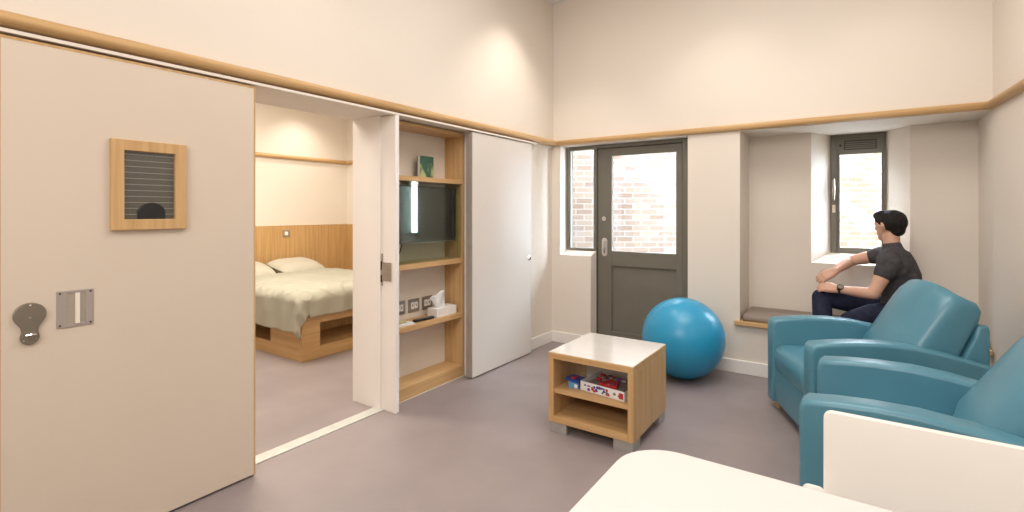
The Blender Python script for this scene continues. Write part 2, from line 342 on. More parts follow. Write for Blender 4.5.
# pull handle
m = MB(); a0, a1, c0, c1 = 0.594, 0.71, 0.932, 1.080; p0, p1, q0, q1 = 0.625, 0.683, 0.945, 1.068
m.box((-2.602, a0, c0), (-2.596, p0, c1)).box((-2.602, p1, c0), (-2.596, a1, c1)).box((-2.602, p0, c0), (-2.596, p1, q0)).box((-2.602, p0, q1), (-2.596, p1, c1))
h = d1.part('pull_plate', m, mat('satin_plate', (0.48, 0.43, 0.40), 0.4, metal=0.55), bevel=0.0015)
h['label'] = 'satin steel flush pull plate'
d1.part('recess', MB().box((-2.6015, p0, q0), (-2.5995, p1, q1)), mat('recess_steel', (0.5, 0.45, 0.38), 0.5, metal=0.6), h)
d1.part('grip', MB().box((-2.600, p0+0.026, q0), (-2.592, p0+0.040, q1)), mat('pale_grip', (0.85, 0.78, 0.68), 0.4), h)
m = MB()
for yy in (a0+0.01, a1-0.01):
    for zz in (c0+0.01, c1-0.01): m.tube([(-2.597, yy, zz), (-2.5945, yy, zz)], 0.004, 10)
d1.part('screw', m, FRAMED, h)
# thumb turn escutcheon
cy, z1, z2 = 0.516, 1.002, 0.916
poly = []
for i in range(25):
    a = math.radians(-28+236*i/24); poly.append((cy+0.047*math.cos(a), z1+0.047*math.sin(a)))
poly += [(cy-0.026, 0.955), (cy-0.023, 0.94)]
for i in range(15):
    a = math.radians(165+210*i/14); poly.append((cy+0.028*math.cos(a), z2+0.028*math.sin(a)))
poly += [(cy+0.023, 0.94), (cy+0.026, 0.955)]
e = d1.part('escutcheon', MB().prism(poly, 'x', -2.602, -2.588), mat('dark_steel', (0.27, 0.235, 0.19), 0.4, metal=0.7), bevel=0.003, seg=3)
e['label'] = 'satin steel keyhole shaped thumb turn plate'
m = MB().tube([(-2.588, cy-0.012, z2+0.012), (-2.575, cy-0.012, z2+0.012), (-2.570, cy, z2+0.014), (-2.575, cy+0.012, z2+0.012), (-2.588, cy+0.012, z2+0.012)], 0.004, 8)
d1.part('thumb_turn', m, CHROME, e, smooth=True)
m = MB()
for yy, zz in ((cy, 0.992), (cy+0.018, 0.908), (cy, 1.04), (cy-0.018, 0.908)): m.tube([(-2.588, yy, zz), (-2.586, yy, zz)], 0.0035, 10)
d1.part('screw', m, CHROME, e)
d2 = leaf('plain cream sliding door leaf with small round knob', 3.205, 4.12, 'door_2', LEAF_LIT, LEAF_LIT)
d2.part('brush_strip', MB().box((-2.662, 3.196, 0.012), (-2.605, 3.205, 2.05)), GREYM)
kn = d2.part('knob', MB().tube([(-2.60, 4.055, 0.942), (-2.590, 4.055, 0.942), (-2.582, 4.055, 0.942), (-2.572, 4.055, 0.942)], [0.010, 0.010, 0.022, 0.017], 16), CHROME, smooth=True)

# ------------------------------------------------------------ niche shelving
nx0, nx1 = -2.92, -2.72
t = Thing('shelving_unit', 'oak lined recessed shelving unit between bedroom opening and plain sliding door', 'shelves', (-2.8, 2.82, 0))
t.part('side_panel', MB().box((nx0, 3.215, 0), (nx1, 3.244, 2.055)), OAKZ, bevel=0.002)
t.part('side_panel', MB().box((nx0, 2.395, 0), (nx1, 2.43, 2.055)), OAKZ, bevel=0.002)
t.part('top_panel', MB().box((nx0, 2.43, 2.03), (nx1, 3.215, 2.062)), OAKY, bevel=0.002)
t.part('shelf', MB().box((nx0, 2.43, 1.625), (nx1, 3.215, 1.662)), OAKY, bevel=0.002)
t.part('shelf', MB().box((nx0, 2.43, 0.962), (nx1, 3.215, 1.004)), OAKY, bevel=0.002)
t.part('shelf', MB().box((nx0, 2.43, 0.502), (nx1, 3.215, 0.542)), OAKY, bevel=0.002)
t.part('plinth', MB().box((nx0, 2.43, 0.0), (nx1, 3.215, 0.098)), OAKY, bevel=0.002)
g = t.part('glass_screen', MB().box((-2.731, 2.43, 1.004), (-2.725, 3.20, 1.625)), GLASSG); g['label'] = 'greenish clear safety glass over the television'
struct(MB().box((-2.74, 3.2445, 0), (-2.668, 3.262, 2.066)).build('trim_8', WHITEP), 'white edge beside the shelving')
struct(MB().box((-2.80, 2.39, 0), (-2.718, 3.25, 0.004)).build('trim_9', WHITEP))
tv = Thing('television', 'slim black television mounted behind glass in the shelving', 'television', (-2.88, 2.8, 1.14))
tv.part('casing', MB().box((-2.81, 2.46, 1.155), (-2.772, 3.190, 1.595)), BLACK, bevel=0.004)
tv.part('screen', MB().box((-2.772, 2.475, 1.172), (-2.770, 3.176, 1.585)), SCREEN)
tv.part('lower_trim', MB().box((-2.785, 2.46, 1.150), (-2.768, 3.190, 1.157)), STEEL)
tv.part('cable', MB().tube([(-2.89, 2.70, 1.16), (-2.90, 2.68, 1.08), (-2.905, 2.64, 1.04), (-2.905, 2.58, 1.05), (-2.905, 2.52, 1.10)], 0.004, 8), BLACK, smooth=True)
tv.part('wall_bracket', MB().box((-2.92, 2.7, 1.28), (-2.81, 2.9, 1.48)), BLACK)
# green book
bk = Thing('book', 'green covered book standing upright on the top shelf', 'book', (-2.84, 2.91, 1.662))
bk.part('pages', MB().box((-2.862, 2.832, 1.665), (-2.832, 2.975, 1.838)), PAPER)
gb = mat('green_cover', (0.035, 0.12, 0.075), 0.35)
vary(gb, (0.50, 0.52, 0.22), (11, 11, 8), 0.50, 0.62, 3)
bk.part('cover', MB().box((-2.832, 2.829, 1.662), (-2.828, 2.978, 1.841)).box((-2.866, 2.829, 1.662), (-2.862, 2.978, 1.841)).box((-2.866, 2.975, 1.662), (-2.828, 2.979, 1.841)), gb)
# sockets
def socket(y0, label, z=0.64):
    t = Thing('wall_socket', label, 'socket', (-2.92, y0+0.06, z-0.05), group='steel sockets in the shelving niche')
    t.part('face_plate', MB().box((-2.922, y0, z-0.052), (-2.912, y0+0.118, z+0.052)), STEEL, bevel=0.002)
    t.part('socket_insert', MB().box((-2.912, y0+0.024, z-0.026), (-2.909, y0+0.056, z+0.026)).box((-2.912, y0+0.062, z-0.026), (-2.909, y0+0.094, z+0.026)), WHITEP)
    for k in (0.037, 0.075): t.part('pin_hole', MB().box((-2.909, y0+k, z-0.008), (-2.908, y0+k+0.006, z+0.012)), BLACK)
    return t
socket(2.63, 'square steel wall socket farthest left above the low shelf')
socket(2.785, 'square steel wall socket in the middle above the low shelf, two white inserts')
socket(2.935, 'square steel wall socket partly hidden behind the tissue')
# tissue box
tb = Thing('tissue_box', 'white tissue box with a tall tissue pulled up on the low shelf', 'tissue box', (-2.80, 3.04, 0.542))
tb.part('box', MB().box((-2.855, 2.935, 0.542), (-2.745, 3.170, 0.612)), vary(mat('printed_card', (0.84, 0.81, 0.77), 0.5), (0.7, 0.62, 0.5), (18,)*3, 0.6, 0.68), bevel=0.003)
def tis(u, v):
    a = u*2*math.pi; w = 0.018+0.052*v**0.8
    y = 3.03-0.03*v+w*math.cos(a)*1.2; x = -2.80+0.02*math.sin(a)*(1+0.4*v)
    z = 0.600+0.155*v*(0.80+0.20*math.cos(a-0.6))+0.007*math.sin(5*a)*v
    return (x+0.006*math.sin(3*a+4*v), y+0.005*math.sin(7*v+a), z)
tb.part('tissue', MB().grid(40, 14, tis), PAPER, smooth=True, solid=0.001, angle=80)
rc = Thing('remote_control', 'black remote control lying on the low shelf', 'remote control', (-2.78, 2.82, 0.542))
rc.part('body', MB().prism([(-2.80, 2.715), (-2.765, 2.708), (-2.745, 2.905), (-2.785, 2.912)], 'z', 0.542, 0.562), BLACK, bevel=0.005)
m = MB()
for i in range(8):
    for jx in range(3): m.box((-2.788+jx*0.011+i*0.0016, 2.735+i*0.019, 0.562), (-2.782+jx*0.011+i*0.0016, 2.744+i*0.019, 0.5635))
rc.part('button', m, GREYP)['kind'] = 'stuff'
tag(MB().prism([(-2.84, 2.50), (-2.76, 2.47), (-2.735, 2.68), (-2.82, 2.70)], 'z', 0.542, 0.551).build('leaflet', PAPER), 'white papers lying at the left end of the low shelf', 'papers')
tag(MB().prism([(-2.86, 2.47), (-2.80, 2.46), (-2.785, 2.64), (-2.85, 2.66)], 'z', 0.551, 0.562).build('notebook', vary(mat('kraft_cover', (0.55, 0.45, 0.2), 0.6), (0.4, 0.4, 0.3), (20,)*3)), 'small tan notebook lying on the white papers', 'notebook')

# ------------------------------------------------------------ bedroom
tag(MB().box((-6.25, 0.5, 0), (-6.215, 4.72, 1.205)).box((-6.215, 4.69, 0), (-5.2, 4.72, 1.205)).build('headboard_panel', PANEL, bevel=0.002), 'tall oak veneer headboard panelling behind the bed', 'headboard')
sw = Thing('light_switch', 'small steel light switch on the oak headboard panelling', 'switch', (-6.21, 3.73, 1.06))
sw.part('face_plate', MB().box((-6.216, 3.68, 1.055), (-6.206, 3.775, 1.15)), STEEL, bevel=0.002)
sw.part('rocker', MB().box((-6.206, 3.705, 1.08), (-6.202, 3.75, 1.125)), WHITEP, bevel=0.001)
bed = Thing('bed', 'oak platform bed with open storage recesses in its base', 'bed', (-5.2, 3.37, 0))
bx0, bx1, by0, by1, bh = -6.20, -4.19, 2.67, 4.10, 0.415
def holed(axis, c0, c1, u0, u1, z0, z1, holes):
    """panel normal to axis between c0,c1 spanning u0..u1, z0..z1 with rectangular holes (a,b,za,zb), same za,zb"""
    m = MB(); za, zb = holes[0][2], holes[0][3]
    def bb(a, b, c, d):
        if axis == 'x': m.box((c0, a, c), (c1, b, d))
        else: m.box((a, c0, c), (b, c1, d))
    bb(u0, u1, z0, za); bb(u0, u1, zb, z1); cur = u0
    for a, b, _, _ in holes: bb(cur, a, za, zb); cur = b
    bb(cur, u1, za, zb); return m
bed.part('foot_panel', holed('x', bx1-0.03, bx1, by0, by1, 0, bh, [(2.86, 3.90, 0.115, 0.335)]), OAKY)
bed.part('side_panel', holed('y', by0, by0+0.03, bx0, bx1-0.03, 0, bh, [(-5.95, -5.35, 0.12, 0.32), (-5.30, -4.72, 0.12, 0.32)]), OAKX)
bed.part('side_panel', MB().box((bx0, by1-0.03, 0), (bx1-0.03, by1, bh)), OAKX)
bed.part('base_board', MB().box((bx0, by0+0.03, 0.09), (bx1-0.03, by1-0.03, 0.115)).box((bx0, by0+0.03, 0.345), (bx1-0.03, by1-0.03, 0.375)), OAKX)
bed.part('divider', MB().box((-4.75, 3.0, 0.115), (-4.72, by1-0.03, 0.345)).box((-5.32, by0+0.03, 0.115), (-5.30, by1-0.03, 0.345)), OAKZ)
bed.part('mattress', MB().box((-6.19, by0+0.05, 0.375), (bx1-0.07, by1-0.05, 0.58)), PILLOW, bevel=0.05, seg=4)
# duvet: rounded sheet draped over the mattress
def duvet(u, v):
    # u across the bed (near drop to far drop), v along it (head to foot drop)
    W0, Lx, r, top = 1.39, 1.50, 0.10, 0.668
    sy = -0.44+u*(W0+0.70); sx = v*(Lx+0.305)
    x0 = -5.70; y0 = by0+0.02
    ov_x = max(0, sx-Lx); ov_y = max(0, -sy, sy-W0)
    sgn = -1 if sy < 0 else 1
    def drop(d):
        a = d/r
        if a < math.pi/2: return r*math.sin(a), r*(1-math.cos(a))
        return r, r+(d-r*math.pi/2)
    d = math.hypot(ov_x, ov_y)
    if ov_x > 0 and ov_y > 0:      # the corner hangs as a rounded cone
        ang = math.atan2(ov_y, ov_x); o, dz = drop(d*0.92); k = 1+0.25*math.sin(2*ang)
        ox, oy, dz = o*math.cos(ang)*k, o*math.sin(ang)*k, dz
    else:
        ox, dx = drop(ov_x); oy, dy = drop(ov_y); dz = max(dx, dy)
    x = x0+min(sx, Lx)+ox; y = y0+min(max(sy, 0), W0)+sgn*oy; z = top-dz
    f = min(1, dz/0.22)
    # folds on the hanging parts run downwards, creases near the edge fan inwards
    c = 26*sy+2.5*noise.noise((sy*2.2, 0.7, 1)) if ov_x > 0 else 20*sx+2.5*noise.noise((sx*2.2, 2, 0))
    amp = 0.013*f*(0.6+0.8*abs(noise.noise((sx*2, sy*2, 9))))
    if ov_x > 0: x += amp*math.sin(c)
    if ov_y > 0: y += sgn*amp*math.sin(20*sx+2.5*noise.noise((sx*2.2, 2, 0)))
    e = min(abs(Lx-sx) if sy > -0.05 else 9, abs(sy)); ed = max(0, 1-e/0.34)
    q = Vector((sx*3.2, sy*3.2, 0.4))
    ridge = 1-abs(noise.noise(q*2.3)*2.2); ridge = max(0, ridge)**3
    z += (0.018*ridge+0.008*noise.noise(q*3.1))*(0.35+0.65*ed)*(1-0.5*f)
    z += 0.018*noise.noise((x*2.2, y*2.2, 0.3))*(1-f)
    z -= 0.045*max(0, abs(y-(by0+0.72))/0.72-0.55)*(1-f)
    if v < 0.05: z -= 0.025*(1-v/0.05)
    return (x, y, max(z, 0.175))
bd = Thing('duvet', 'pale sage cream duvet spread over the bed and hanging at its near corner', 'duvet', (-4.95, 3.37, 0.6))
bd.part('cover', MB().grid(190, 170, duvet), DUVET, smooth=True, solid=0.02, angle=80)
def pillow(label, cy, rz):
    t = Thing('pillow', label, 'pillow', (-5.92, cy, 0.635), rz, 'cream pillows against the headboard', local=True)
    def f(d):
        return 1
    m = MB(); n = 26
    def top(s):
        def q(u, v):
            a, b = 2*u-1, 2*v-1
            e = (1-abs(a)**3)*(1-abs(b)**3); h = 0.085*max(e, 0)**0.55
            pin = 1-0.07*(a*a)*(b*b)
            x = 0.22*a*(1-0.05*(1-b*b)*-1)*pin; y = 0.31*b*pin
            return (x, y, 0.05+s*h+0.008*noise.noise((a*3, b*3, s+cy))+0.11*(0.5-u)*0.9)
        return q
    m.grid(n, n, top(1)).grid(n, n, top(-1))
    t.part('case', m, PILLOW, smooth=True, angle=120)
pillow('cream pillow at the right of the bed head, nearer the wall corner', 3.70, R(4))
pillow('cream pillow at the left of the bed head, cut by the sliding door edge', 3.03, R(-3))

# ------------------------------------------------------------ glazed door and side light
d3 = Thing('door_3', 'olive grey outer door with tall clear glass and solid lower panel', 'door', (-1.72, 4.81, 0), kind='structure')
fy0, fy1 = 4.775, 4.85
m = MB(); m.box((-2.214, fy0, 0), (-2.205, fy1, 2.09)).box((-1.325, fy0, 0), (-1.239, fy1, 2.09)).box((-2.205, fy0, 2.055), (-1.325, fy1, 2.09)); m.box((-2.205, fy0+0.02, 0), (-1.325, fy1, 0.02))
d3.part('door_frame', m, FRAME, bevel=0.003)
ly0, ly1 = 4.79, 4.84
lf = holed('y', ly0, ly1, -2.198, -1.330, 0.02, 2.045, [(-2.045, -1.388, 0.985, 1.968)])
lf2 = MB()
lf2.box((-2.198, ly0, 0.02), (-2.045, ly1, 2.045)).box((-1.388, ly0, 0.02), (-1.330, ly1, 2.045)).box((-2.045, ly0, 1.968), (-1.388, ly1, 2.045)).box((-2.045, ly0, 0.835), (-1.388, ly1, 0.985)).box((-2.045, ly0, 0.02), (-1.388, ly1, 0.16))
lfo = d3.part('door_leaf', lf2, FRAME, bevel=0.003)
d3.part('lower_panel', MB().box((-2.045, ly0+0.02, 0.16), (-1.388, ly1-0.01, 0.835)), FRAME, lfo)
d3.part('gasket', MB().box((-2.205, ly0+0.012, 0.02), (-2.196, ly1, 2.055)).box((-1.332, ly0+0.012, 0.02), (-1.324, ly1, 2.055)).box((-2.2, ly0+0.012, 2.043), (-1.33, ly1, 2.057)), FRAMED)
d3.part('door_glass', MB().box((-2.045, 4.812, 0.985), (-1.388, 4.818, 1.968)), GLASS, lfo)
m = MB(); hx, hz = -2.122, 1.025
pl = [(hx+0.03*math.cos(a), hz+0.065+0.03*math.sin(a)) for a in [math.pi*i/10 for i in range(11)]]+[(hx+0.03*math.cos(a), hz-0.065+0.03*math.sin(a)) for a in [math.pi+math.pi*i/10 for i in range(11)]]
hp = d3.part('handle_plate', MB().prism(pl, 'y', ly0-0.006, ly0+0.001), mat('pale_enamel', (0.62, 0.58, 0.53), 0.3, metal=0.3), bevel=0.002)
hp['label'] = 'pale oval handle plate'
d3.part('pull_handle', MB().tube([(hx+0.006, ly0-0.005, hz+0.06), (hx+0.012, ly0-0.04, hz+0.045), (hx+0.014, ly0-0.048, hz), (hx+0.008, ly0-0.04, hz-0.045), (hx, ly0-0.005, hz-0.06)], [0.006, 0.009, 0.011, 0.009, 0.006], 10), STEEL, hp, smooth=True)
lk = d3.part('thumb_lock', MB().tube([(hx-0.005, ly0+0.001, 1.32), (hx-0.005, ly0-0.008, 1.32)], 0.023, 20), CHROME, smooth=True)
d3.part('turn_button', MB().box((hx-0.009, ly0-0.02, 1.308), (hx-0.001, ly0-0.008, 1.332)), STEEL, lk)
w1 = Thing('window_1', 'narrow olive grey side light window beside the outer door', 'window', (-2.4, 4.81, 0.98), kind='structure')
m = MB().box((-2.565, fy0, 0.98), (-2.525, fy1, 2.09)).box((-2.238, fy0, 0.98), (-2.214, fy1, 2.09)).box((-2.525, fy0, 2.05), (-2.238, fy1, 2.09)).box((-2.525, fy0, 0.98), (-2.238, fy1, 1.005))
w1.part('window_frame', m, FRAME, bevel=0.003)
w1.part('glass_pane', MB().box((-2.525, 4.812, 1.005), (-2.238, 4.818, 2.05)), GLASS)
w1.part('glazing_bead', MB().box((-2.525, 4.79, 1.005), (-2.515, 4.812, 2.05)), mat('pale_bead', (0.55, 0.56, 0.55), 0.3, metal=0.4))
# bay window
w2 = Thing('window_2', 'narrow olive grey bay window with slot vent at the top', 'window', (0.04, 5.42, 1.02), kind='structure')
m = MB().box((-0.163, 5.375, 1.02), (-0.115, 5.44, 2.09)).box((0.228, 5.375, 1.02), (0.242, 5.44, 2.09)).box((-0.115, 5.375, 2.065), (0.228, 5.44, 2.09)).box((-0.115, 5.375, 1.02), (0.228, 5.44, 1.045))
w2.part('window_frame', m, FRAME, bevel=0.002)
m = MB().box((-0.115, 5.385, 1.045), (-0.092, 5.43, 1.925)).box((0.212, 5.385, 1.045), (0.228, 5.43, 1.925)).box((-0.115, 5.385, 1.91), (0.228, 5.43, 2.065)).box((-0.092, 5.385, 1.045), (0.212, 5.43, 1.07))
sash = w2.part('sash', m, FRAME, bevel=0.002)
w2.part('glass_pane', MB().box((-0.092, 5.405, 1.07), (0.212, 5.409, 1.91)), GLASS, sash)
vt = w2.part('slot_vent', MB().box((-0.062, 5.372, 1.948), (0.178, 5.386, 2.033)), FRAMED, bevel=0.003)
m = MB()
for i in range(4): m.box((-0.052, 5.368, 1.958+i*0.018), (0.168, 5.373, 1.967+i*0.018))
w2.part('vent_louvre', m, FRAME, vt)
w2.part('vent_knob', MB().tube([(-0.088, 5.385, 1.99), (-0.088, 5.365, 1.99)], 0.011, 12), BLACK, smooth=True)
w2.part('casement_handle', MB().tube([(-0.138, 5.375, 1.50), (-0.138, 5.34, 1.52), (-0.138, 5.333, 1.60), (-0.138, 5.34, 1.67), (-0.138, 5.375, 1.69)], [0.008, 0.01, 0.012, 0.01, 0.008], 10), STEEL, smooth=True)
w2.part('latch', MB().box((-0.150, 5.365, 1.385), (-0.126, 5.376, 1.455)), mat('pale_latch', (0.7, 0.66, 0.56), 0.4), bevel=0.003)

# window seat
ws = Thing('window_seat', 'oak edged window seat with taupe cushion pad in the bay', 'seat', (0, 4.85, 0.42))
ws.part('seat_board', MB().box((-0.84, 4.595, 0.42), (0.785, 5.1, 0.452)), OAKX, bevel=0.003)
ws.part('seat_cushion', MB().puffy([(4.65, 0.452), (5.08, 0.452), (5.09, 0.475), (5.07, 0.512), (4.66, 0.515), (4.64, 0.48)], -0.78, 0.77, 0.02).swapxy(), CUSH, smooth=True, angle=70)

# ------------------------------------------------------------ coffee table with games
FOOTM = vary(mat('brushed_silver', (0.42, 0.40, 0.38), 0.5, metal=0.3), (0.38, 0.36, 0.34), (30,)*3)
ct = Thing('coffee_table', 'square oak side table with pale glossy top and open shelves', 'side table', (-1.307, 3.025, 0))
tx0, tx1, ty0, ty1 = -1.595, -1.032, 2.73, 3.33
ct.part('tabletop', MB().box((tx0, ty0, 0.465), (tx1, ty1, 0.503)), OAKX, bevel=0.002)
ct.part('laminate_top', MB().box((tx0+0.003, ty0+0.003, 0.503), (tx1-0.003, ty1-0.003, 0.506)), TABTOP)
ct.part('side_panel', MB().box((tx0, ty0, 0.065), (tx0+0.036, ty1, 0.465)), OAKZ, bevel=0.002)
ct.part('side_panel', MB().box((tx1-0.036, ty0, 0.065), (tx1, ty1, 0.465)), OAKZ, bevel=0.002)
ct.part('base_board', MB().box((tx0+0.036, ty0, 0.065), (tx1-0.036, ty1, 0.105)), OAKX, bevel=0.002)
ct.part('shelf', MB().box((tx0+0.036, ty0+0.01, 0.248), (tx1-0.036, ty1, 0.274)), OAKX, bevel=0.002)
ct.part('back_panel', MB().box((tx0+0.036, ty1-0.02, 0.105), (tx1-0.036, ty1-0.004, 0.248)), OAKX)
for sx in (0, 1):
    for sy in (0, 1):
        X0 = tx0+0.006 if sx == 0 else tx1-0.006; Y0_ = ty0+0.006 if sy == 0 else ty1-0.006
        dx = 1 if sx == 0 else -1; dy = 1 if sy == 0 else -1
        pl = [(0, 0), (0.12, 0), (0.12, 0.03), (0.03, 0.03), (0.03, 0.12), (0, 0.12)]
        ct.part('foot', MB().prism([(X0+dx*a, Y0_+dy*b2) for a, b2 in pl], 'z', 0, 0.065), FOOTM, bevel=0.002)
MIXC = vary(mat('mixed_card', (0.6, 0.5, 0.45), 0.5), (0.25, 0.05, 0.06), (40,)*3, 0.45, 0.55)
# open game box with loose pieces
gz = 0.274
gc = Vector((-1.243, 2.92, gz)); ga = R(-7)
gm = Thing('game_box', 'open white board game box with red and blue printed sides on the table shelf', 'board game', tuple(gc), ga, local=True)
w_, d_, h_ = 0.155, 0.125, 0.058
m = MB().box((-w_, -d_, 0), (w_, d_, 0.003)).box((-w_, -d_, 0), (w_, -d_+0.003, h_)).box((-w_, d_-0.003, 0), (w_, d_, h_)).box((-w_, -d_, 0), (-w_+0.003, d_, h_)).box((w_-0.003, -d_, 0), (w_, d_, h_))
tray = gm.part('box_tray', m, PAPER)
rr = random.Random(3)
for nm, mt, rng in (('red_print', RED, (-0.13, 0.13)), ('blue_print', BLUE, (-0.10, 0.02)), ('purple_print', PURP, (-0.13, 0.0)), ('grey_print', GREYP, (0.01, 0.13))):
    for i in range(7):
        m = MB(); cx = rr.uniform(*rng); cz = rr.uniform(0.014, 0.044); a = rr.uniform(0.006, 0.013); b2 = rr.uniform(0.005, 0.010)
        m.prism([(cx+a*math.cos(k), cz+b2*math.sin(k)) for k in [2*math.pi*q/6 for q in range(6)]], 'y', -d_-0.0009-0.0002*i, -d_)
        gm.part('printed_shape', m, mt, tray)
gm.part('red_panel', MB().box((0.118, -d_-0.003, 0.012), (0.146, -d_-0.0005, 0.046)), RED)
gm.part('game_board', MB().prism([(-0.13, -0.10), (0.12, -0.10), (0.13, 0.11), (-0.10, 0.115)], 'z', 0.03, 0.045), GREYP)
gm.part('red_tray', MB().prism([(-0.04, -0.10), (0.09, -0.10), (0.05, 0.0), (-0.03, 0.01)], 'z', 0.045, 0.064), RED, bevel=0.006)
for i in range(14):
    m = MB().box((x := rr.uniform(-0.12, 0.11), y := rr.uniform(-0.09, 0.09), 0.05), (x+0.03, y+0.022, 0.062+rr.uniform(0, 0.01)))
    gm.part('card_piece', m, [MIXC, RED, PURP, GREYP][i % 4])
bg_ = Thing('card_pack', 'small blue and red game pack at the left end of the table shelf', 'game', (-1.46, 2.86, gz))
bg_.part('blue_box', MB().box((-1.495, 2.81, gz), (-1.425, 2.87, gz+0.036)), LBLUE, bevel=0.002)
bg_.part('white_label', MB().box((-1.452, 2.809, gz+0.006), (-1.43, 2.811, gz+0.028)), PAPER)
bg_.part('dark_box', MB().prism([(-1.525, 2.83), (-1.42, 2.805), (-1.41, 2.895), (-1.515, 2.915)], 'z', gz+0.036, gz+0.054), BLUE, bevel=0.002)
bg_.part('red_piece', MB().box((-1.485, 2.825, gz+0.054), (-1.455, 2.865, gz+0.062)), RED, bevel=0.003)
pad = Thing('drawing_pad', 'white spiral bound pad standing behind the open game box', 'pad', (-1.29, 3.07, gz))
pad.part('sheets', MB().prism([(3.06, gz), (3.068, gz), (3.098, 0.450), (3.09, 0.450)], 'x', -1.49, -1.09), PAPER)
m = MB()
for i in range(6):
    x = -1.430+i*0.014; m.tube([(x, 3.078, 0.395), (x, 3.074, 0.403), (x+0.004, 3.080, 0.418)], 0.0018, 6)
pad.part('spiral', m, GREYP)

# ------------------------------------------------------------ exercise ball
ball = Thing('exercise_ball', 'large shiny blue exercise ball on the floor by the outer door', 'ball', (-1.17, 4.255, 0))
def ringed(d): return 1.0+0.0004*math.sin(d.z*70) if abs(d.z) < 0.8 else 1.0
ball.part('ball', MB().sphere((-1.178, 4.255, 0.333), (0.333, 0.333, 0.333), 96, 160, ringed), BALLM, smooth=True, angle=180)

# ------------------------------------------------------------ armchairs
def armchair(label, loc, rz):
    t = Thing('armchair', label, 'armchair', loc, rz, 'teal upholstered armchairs', local=True)
    D = 0.465
    def u(p): return [(a-D, b) for a, b in p]
    arm = [(0.0, 0.06), (0.0, 0.30), (-0.002, 0.585), (0.004, 0.615), (0.022, 0.632), (0.12, 0.645), (0.24, 0.654), (0.38, 0.655), (0.52, 0.642), (0.66, 0.616), (0.80, 0.580), (0.95, 0.535), (0.965, 0.51), (0.965, 0.30), (0.965, 0.06), (0.5, 0.06)]
    for y0, y1 in ((0.272, 0.40), (-0.40, -0.272)):
        t.part('arm', MB().puffy(u(arm), y0, y1, 0.020, 0.003, 5, 4), TEAL, smooth=True, angle=60)
    sc = [(0.015, 0.30), (0.005, 0.37), (0.012, 0.435), (0.05, 0.462), (0.2, 0.468), (0.45, 0.455), (0.62, 0.44), (0.63, 0.32), (0.3, 0.30)]
    sc = u(sc)
    t.part('seat_cushion', MB().puffy(sc, -0.270, 0.270, 0.018, 0.006, 5, 8), TEAL, smooth=True, angle=60)
    t.part('front_panel', MB().puffy(u([(0.012, 0.075), (0.006, 0.18), (0.014, 0.292), (0.06, 0.295), (0.06, 0.075)]), -0.270, 0.270, 0.015, 0, 4, 4), TEAL, smooth=True, angle=60)
    t.part('seat_base', MB().box((0.06-D, -0.27, 0.09), (0.90-D, 0.27, 0.30)), TEAL, bevel=0.01)
    t.part('back_frame', MB().puffy(u([(0.80, 0.30), (0.80, 0.50), (0.885, 0.68), (0.905, 0.748), (0.93, 0.756), (0.958, 0.752), (0.966, 0.72), (0.966, 0.50), (0.955, 0.30)]), -0.272, 0.272, 0.02, 0, 4, 4), TEAL, smooth=True, angle=60)
    bc = [(0.555, 0.46), (0.600, 0.545), (0.662, 0.645), (0.718, 0.735), (0.768, 0.815), (0.800, 0.860), (0.826, 0.884), (0.862, 0.888), (0.905, 0.868), (0.925, 0.83), (0.915, 0.78), (0.870, 0.69), (0.82, 0.58), (0.775, 0.46)]
    c = t.part('back_cushion', MB().puffy(u(bc), -0.268, 0.268, 0.034, 0.095, 6, 14, True), TEAL, smooth=True, angle=75)
    # seam piping along both face edges of the back cushion
    for s_ in (-1, 1):
        pts = [(a-D-0.004*0, s_*0.258, b) for a, b in bc[0:8]]
        t.part('seam', MB().tube([(p[0]-0.004, p[1], p[2]+0.003) for p in pts], 0.0025, 6), TEAL, c, smooth=True)
    for fx in (0.06, 0.87):
        for fy in (-0.33, 0.33):
            t.part('foot', MB().tube([(fx-D, fy, 0), (fx-D, fy, 0.062)], [0.018, 0.026], 14), OAKZ, smooth=True)
    return t.o
a1 = armchair('teal armchair next to the window seat, turned a little to the door', (0.076, 3.85, 0), R(23.6))
a2 = copy_tree(a1)
a2.location = (0.305, 2.70, 0); a2.rotation_euler = (0, 0, R(-2.5)); a2['label'] = 'nearest teal armchair behind the cream table and cream chair'

# ------------------------------------------------------------ cream dining table and tub chair in the foreground
tt = Thing('dining_table', 'large cream topped table with rounded corners filling the near foreground', 'table', (0.2, 0.9, 0))
def rrect(x0, x1, y0, y1, r, n=10):
    p = []
    for cx, cy, a0 in ((x1-r, y1-r, 0), (x0+r, y1-r, 90), (x0+r, y0+r, 180), (x1-r, y0+r, 270)):
        for i in range(n+1):
            a = R(a0+90*i/n); p.append((cx+r*math.cos(a), cy+r*math.sin(a)))
    return p
tt.part('tabletop', MB().prism(rrect(-0.515, 0.80, 0.35, 1.375, 0.135), 'z', 0.712, 0.74), WHITET, bevel=0.005, seg=3)
tt.part('apron', MB().prism(rrect(-0.38, 0.68, 0.47, 1.25, 0.03), 'z', 0.655, 0.712), WHITEP)
for lx in (-0.36, 0.66):
    for ly in (0.49, 1.23):
        tt.part('leg', MB().prism(rrect(lx-0.03, lx+0.03, ly-0.03, ly+0.03, 0.012, 4), 'z', 0, 0.66), WHITEP)
ch = Thing('tub_chair', 'cream moulded plastic chair behind the far edge of the cream table', 'chair', (0.19, 1.45, 0))
